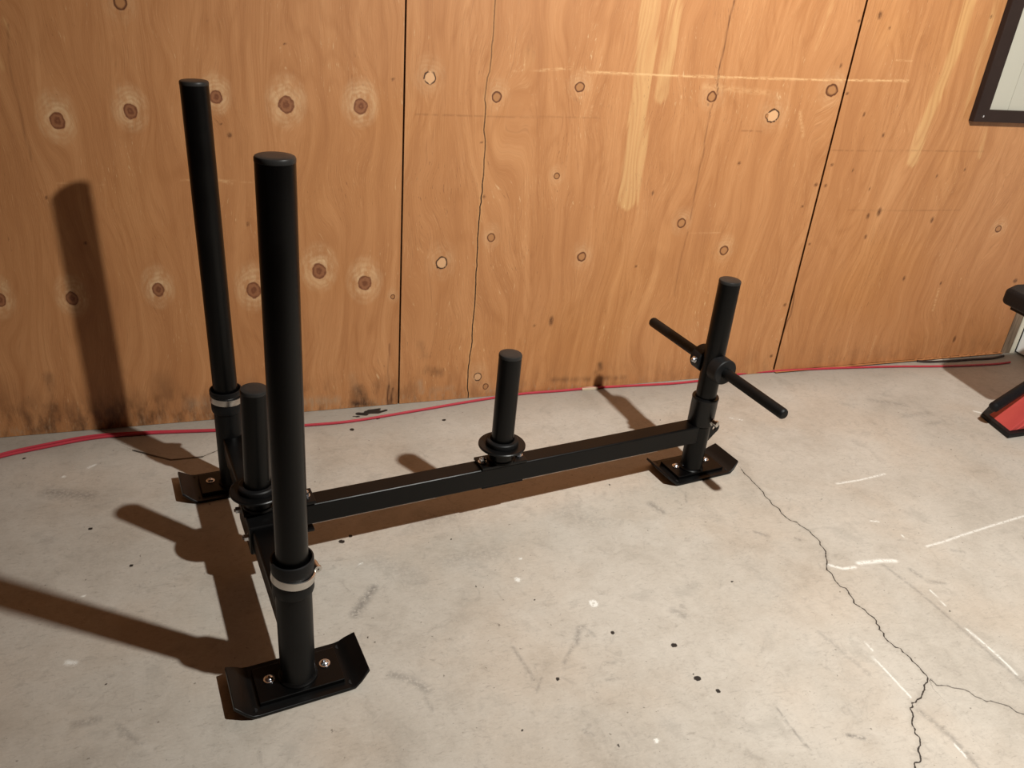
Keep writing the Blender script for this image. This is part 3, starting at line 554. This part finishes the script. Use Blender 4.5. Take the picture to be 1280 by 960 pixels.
def skid(cx, cy):
    hw, hy, t = .074, .0545, .0055
    # cross-section: flat runner with both ends bent up; corners of the lips clipped
    bm = bmesh.new()
    prof = [(-.110, .0225), (-.094, .0095), (-.084, .0020), (-hw, 0), (hw, 0), (.084, .0020), (.094, .0095), (.110, .0225)]
    lip = [.009, .002, 0, 0, 0, 0, .002, .009]
    rows = []
    for (x, z), c in zip(prof, lip):
        rows.append([(x, -hy + c, z), (x, hy - c, z)])
    bot = [[bm.verts.new((cx + x, cy + y, z + .0004)) for x, y, z in r] for r in rows]
    tp = [[bm.verts.new((cx + x * .985, cy + y, z + t + .0004)) for x, y, z in r] for r in rows]
    for i in range(len(rows) - 1):
        bm.faces.new((bot[i][0], bot[i][1], bot[i + 1][1], bot[i + 1][0]))
        bm.faces.new((tp[i][0], tp[i + 1][0], tp[i + 1][1], tp[i][1]))
        bm.faces.new((bot[i][0], bot[i + 1][0], tp[i + 1][0], tp[i][0]))
        bm.faces.new((bot[i][1], tp[i][1], tp[i + 1][1], bot[i + 1][1]))
    bm.faces.new((bot[0][0], tp[0][0], tp[0][1], bot[0][1])); bm.faces.new((bot[-1][0], bot[-1][1], tp[-1][1], tp[-1][0]))
    s = obj('skid', bm, M_powder_b, sled, bevel=.0012, auto=50)
    for sx in (-1, 1):
        for sy in (-1, 1):
            bm = bmesh.new(); add_lathe(bm, [(.0052, 0), (.0052, .0004), (0, .0004)], (cx + sx * .079, cy + sy * .042, t + .0010), None, 20)
            tag(obj('bolt_hole', bm, M_hole, s), 'small dark bolt hole')
    bm = bmesh.new(); add_box(bm, cx - .069, cx + .069, cy - .038, cy + .038, t, t + .008)
    obj('mounting_plate', bm, M_powder, s, smooth=False, bevel=.0012)
    for sx in (-1, 1):
        tag(obj('bolt', bolt_bm((cx + sx * .046, cy + .004 * sx * 0 + .006, t + .009)), M_zinc, s), 'bright domed zinc bolt head')
    return s
skid(0, -A); skid(-.006, A + .010); skid(L + .010, .008)

# cross tube under the two tall poles
bm = bmesh.new(); add_box(bm, -.0215, .0215, -A + .012, A - .012, HB - .052, HB - .003)
obj('cross_tube', bm, M_powder, sled, smooth=False, bevel=.004, segs=3)
bm = bmesh.new(); add_box(bm, -.0275, .0275, -.060, .060, HB - .058, HB + .002)
sl = obj('junction_sleeve', bm, M_powder_b, sled, smooth=False, bevel=.003)
for yy in (-.045, .045):
    tag(obj('bolt', bolt_bm((-.0275, yy, HB - .026), .0065, .008, (-1, 0, 0), True), M_zinc, sl), 'dull zinc bolt')
# long main tube
bm = bmesh.new(); add_box(bm, .024, L - .016, -BW / 2, BW / 2, HB - BH, HB)
mt = obj('main_tube', bm, M_powder, sled, smooth=False, bevel=.0035, segs=3)
bm = bmesh.new(); add_prism(bm, [(.020, HB - .058), (.060, HB - BH - .002), (.060, HB - BH + .004), (.030, HB - .002), (.020, HB)], 'y', -BW / 2 - .002, BW / 2 + .002)
obj('gusset', bm, M_powder_b, mt, smooth=False, bevel=.0015)

def pole_end(name_parent, r, p0, p1):
    ax = (Vector(p1) - Vector(p0)).normalized(); e = Vector(p1)
    bm = bmesh.new(); q = e + ax
    add_lathe(bm, [(0, -.006), (r * .9, -.006), (r * 1.012, -.0035), (r * 1.012, .0008), (r * .97, .0026), (r * .90, .0034), (r * .5, .0036), (0, .0036)], e, q, 48)
    tag(obj('end_cap', bm, M_cap, name_parent), 'smooth plastic end cap')

for sy, base_z, zc0, zc1, tilt, lean, rr_ in ((-1, .0135, .180, .2675, .0065, 0.0, .0245), (1, .0135, .180, .2530, -.0060, 0.0, .0248)):
    y = sy * A
    bx = 0.0 if sy < 0 else -.004
    # socket welded on the skid, flared weld bead at the foot
    bm = bmesh.new()
    add_lathe(bm, [(0, 0), (.0325, 0), (.0320, .003), (.0290, .006), (.0282, .008), (.0282, .1885), (.0276, .1905), (0, .1905)], (bx, y, base_z), None, 56)
    obj('pole_socket', bm, M_powder_b, sled)
    p0, p1 = (bx, y, .19), (bx + tilt, y, TOP)
    po = obj('push_pole', tube(rr_, p0, p1, .0012), M_powder, sled)
    pole_end(po, rr_, p0, p1)
    # rubber collar squeezed by a steel hose clamp
    cz = .198; c0 = (bx + .0002, y, cz)
    c1 = (bx + tilt * .1, y, cz + .06)
    top_ = (.062 if sy < 0 else .050)
    bm = bmesh.new()
    add_lathe(bm, [(.0262, 0), (.0310, 0), (.0322, .004), (.0322, .018), (.0312, .022), (.0312, .036), (.0322, .040), (.0330, top_ - .008), (.0325, top_), (.0300, top_ + .001), (.0262, top_ - .006)], c0, c1, 56)
    rcx = obj('rubber_collar', bm, M_rubber, sled)
    bm = bmesh.new()
    t0 = Vector((bx + .0003, y, cz + .0235)); t1 = t0 + Vector((.12 if sy < 0 else .05, -.02, 1))
    add_lathe(bm, [(.0314, 0), (.0338, .0002), (.0340, .0015), (.0336, .0075), (.0340, .0125), (.0338, .0138), (.0314, .014)], t0, t1, 56)
    tag(obj('hose_clamp', bm, M_steel, rcx), 'bare stainless steel hose clamp band')
    bm = bmesh.new(); a = math.radians(5 if sy < 0 else 60)
    d = Vector((math.cos(a), math.sin(a), 0)); tng = Vector((-d.y, d.x, 0)); cc = Vector((bx, y, cz + .033)) + d * .0375
    add_lathe(bm, [(0, -.010), (.0040, -.010), (.0045, -.006), (.0045, .006), (.0060, .0062), (.0060, .0105), (.0020, .0108), (.0020, .0085), (0, .0085)], cc, cc + tng * -1, 16)
    obj('clamp_screw', bm, M_steel, rcx)

# two weight horns on the tubes
def horn(x, y, lean_x, plate_x0, plate_x1, bolt_x, z0, hr=.0236):
    zd = .1885; top_z = .3995 - .0036
    p0, p1 = (x, y, zd - .003), (x + lean_x, y, top_z)
    h = obj('weight_horn', tube(hr, p0, p1, .0010), M_powder, sled)
    pole_end(h, hr, p0, p1)
    bm = bmesh.new()
    add_lathe(bm, [(0, 0), (.0485, 0), (.0505, .0012), (.0505, .0040), (.0490, .0055), (0, .0055)], (x, y, zd - .0055), None, 64)
    obj('flange_disc', bm, M_powder_b, h)
    bm = bmesh.new()
    add_lathe(bm, [(.0240, 0), (.0345, 0), (.0352, .002), (.0345, .010), (.0325, .012), (.0262, .0125), (.0240, .010)], (x, y, zd), None, 56)
    obj('collar_ring', bm, M_rubber, h)
    bm = bmesh.new()
    add_lathe(bm, [(0, 0), (.0300, 0), (.0290, .004), (.0262, .006), (.0262, zd - .0055 - z0 - .006), (0, zd - .0055 - z0 - .006)], (x, y, z0 + .006), None, 48)
    obj('horn_stub', bm, M_powder, h)
    bm = bmesh.new(); add_box(bm, plate_x0, plate_x1, -.0235 + y, .0235 + y, z0, z0 + .006)
    cp = obj('clamp_plate', bm, M_powder_b, sled, smooth=False, bevel=.001)
    for bx_ in bolt_x:
        for yy in (-.0, ):
            tag(obj('bolt', bolt_bm((bx_, yy + y, z0 + .007), .0068, .009, (0, 0, 1), True), M_zinc, cp), 'zinc hex bolt')
    bm = bmesh.new(); add_box(bm, plate_x0 + .004, plate_x1 - .004, -.0200 + y, .0200 + y, HB - BH - .0030 if x > .1 else HB - .0640, HB - BH - .0005 if x > .1 else HB - .0585)
    obj('lower_clamp_plate', bm, M_powder_b, sled, smooth=False, bevel=.001)
    return h
horn(.002, 0, .006, -.030, .104, (.089,), HB + .0025)
horn(MH, 0, .002, MH - .053, MH + .053, (MH - .043, MH + .043), HB + .0005)

# front post with its sleeve, hubs and handle rods
bm = bmesh.new()
add_lathe(bm, [(0, 0), (.0310, 0), (.0305, .003), (.0275, .006), (.0268, .008), (.0268, .125), (0, .125)], (L, 0, .0135), None, 56)
obj('lower_post', bm, M_powder, sled)
bm = bmesh.new()
add_lathe(bm, [(.0262, 0), (.0305, 0), (.0312, .003), (.0312, .067), (.0318, .068), (.0318, .0715), (.0308, .0735), (.0250, .0735), (.0245, .070)], (L, 0, HB - .001), None, 56)
ps = obj('post_sleeve', bm, M_powder_b, sled)
a = Vector((.30, -.95, 0)).normalized(); c = Vector((L, 0, .157)) + a * .0300
bm = bmesh.new(); add_lathe(bm, [(0, -.003), (.0085, -.003), (.0085, .003), (.0062, .004), (.0062, .010), (.0080, .011), (.0078, .0165), (.0035, .018), (0, .018)], c, c + a, 20)
obj('locking_bolt', bm, M_steel, ps)
p0, p1 = (L, 0, .13), (L - .001, 0, .5095 - .0036)
fp = obj('front_post', tube(.0245, p0, p1, .0012), M_powder, sled); pole_end(fp, .0245, p0, p1)
# tow tab: plate with a rounded end and a slot, standing on edge behind the post
bm = bmesh.new(); cx, cz, n = L + .046, .112, 20
out = [(L + .020, cz - .030), (L + .030, cz - .034)] + [(cx + .0165 * math.cos(t), cz + .006 + .0165 * math.sin(t)) for t in np.linspace(-math.pi / 2 + .5, math.pi / 2, n)] + [(L + .020, cz + .0225)]
hol = [(cx + .002 + .006 * math.cos(t), cz + .006 + .0075 * math.sin(t)) for t in np.linspace(0, 2 * math.pi, 16, endpoint=False)]
for yy in (-.003, .003):
    vo = [bm.verts.new((p[0], yy, p[1])) for p in out]; vh = [bm.verts.new((p[0], yy, p[1])) for p in hol]
    eo = [bm.edges.new((vo[i], vo[(i + 1) % len(vo)])) for i in range(len(vo))]
    eh = [bm.edges.new((vh[i], vh[(i + 1) % len(vh)])) for i in range(len(vh))]
    bmesh.ops.triangle_fill(bm, edges=eo + eh, use_beauty=True)
    if yy < 0: lo_, lh_ = vo, vh
    else:
        for a_, b_ in ((lo_, vo), (lh_, vh)):
            for i in range(len(a_)): bm.faces.new((a_[i], a_[(i + 1) % len(a_)], b_[(i + 1) % len(b_)], b_[i]))
obj('tow_tab', bm, M_powder_b, sled, smooth=False)
HZ = .300
for s, y1, z1 in ((-1, -.243, .2935), (1, .249, .3055)):
    ax = Vector((0, y1, z1 - HZ)).normalized()
    c0 = Vector((L, 0, HZ))
    bm = bmesh.new(); add_lathe(bm, [(0, .016), (.0290, .016), (.0310, .018), (.0310, .046), (.0290, .048), (0, .048)], c0, c0 + ax, 56)
    hb_ = obj('handle_hub', bm, M_rubber, sled)
    if s > 0:
        c = c0 + ax * .030 + Vector((-.030, 0, .0)); 
        tag(obj('bolt', bolt_bm((L - .0305, .030, HZ + .002), .0060, .008, (-1, 0, .0)), M_zinc, hb_), 'bright domed bolt head')
    e = Vector((L, y1, z1)); Ln = (e - c0).length
    bm = bmesh.new(); r = .0125
    add_lathe(bm, [(0, .046), (r, .046), (r, Ln - .006), (r * .93, Ln - .003), (r * .75, Ln - .0006), (0, Ln)], c0, e, 36)
    obj('handle_rod', bm, M_grip, sled)

# ---------------------------------------------------------------- workout bench at the right edge
wb = empty('workout_bench', (2.20, 1.49, 0)); tag(wb, 'red framed workout bench with black pad and black rubber foot', 'bench')
def rel(p): return (p[0] - 2.20, p[1] - 1.49) + ((p[2],) if len(p) > 2 else ())
# rubber foot
foot = [rel(p) for p in ((2.094, 1.544), (2.067, 1.420), (2.40, 1.428), (2.42, 1.585), (2.20, 1.600))]
bm = bmesh.new(); add_prism(bm, foot, 'z', .0004, .014); obj('rubber_foot', bm, M_rubber, wb, smooth=False, bevel=.003)
# red foot housing: sloping faces rising away from the edge
bm = bmesh.new()
b0 = [rel(p) for p in ((2.108, 1.530), (2.088, 1.436), (2.39, 1.440), (2.40, 1.570))]
t0 = [rel(p) for p in ((2.26, 1.535), (2.26, 1.470), (2.36, 1.470), (2.36, 1.545))]
vb = [bm.verts.new((x, y, .014)) for x, y in b0]; vt = [bm.verts.new((x, y, .10)) for x, y in t0]
bm.faces.new(vb[::-1]); bm.faces.new(vt)
for i in range(4): bm.faces.new((vb[i], vb[(i + 1) % 4], vt[(i + 1) % 4], vt[i]))
add_prism(bm, [(x, z) for x, z in ((-.090, .0145), (.19, .0145), (.19, .05), (.08, .10))], 'y', 1.436 - 1.49, 1.444 - 1.49)
obj('foot_housing', bm, M_red, wb, smooth=False, bevel=.002)
# upright and seat frame
bm = bmesh.new(); add_box(bm, .06, .12, -.02, .04, .09, .345); add_box(bm, -.09, .22, -.02, .04, .322, .352)
obj('seat_frame', bm, M_red, wb, smooth=False, bevel=.004)
# foam covered bar
bm = bmesh.new(); p0 = Vector(rel((2.040, 1.478, .072))); p1 = Vector(rel((2.30, 1.545, .132))); Lr = (p1 - p0).length
add_lathe(bm, [(0, 0), (.007, 0), (.0105, .002), (.0148, .006), (.0152, .012), (.0152, Lr), (0, Lr)], p0, p1, 32)
tag(obj('foam_roller', bm, M_pad, wb), 'black foam covered bar')
# padded seat
bm = bmesh.new(); pp = [rel(p) for p in ((2.040, 1.575), (2.018, 1.395), (2.10, 1.375), (2.45, 1.375), (2.47, 1.602), (2.10, 1.600))]
add_prism(bm, pp, 'z', .358, .405)
o = obj('seat_pad', bm, M_pad, wb, bevel=.012, segs=4, auto=80)
bm = bmesh.new(); add_prism(bm, [rel(p) for p in ((2.06, 1.555), (2.045, 1.415), (2.12, 1.40), (2.43, 1.40), (2.44, 1.58), (2.10, 1.575))], 'z', .346, .358)
obj('pad_board', bm, M_pad, wb, smooth=False)
bpy.context.view_layer.update()
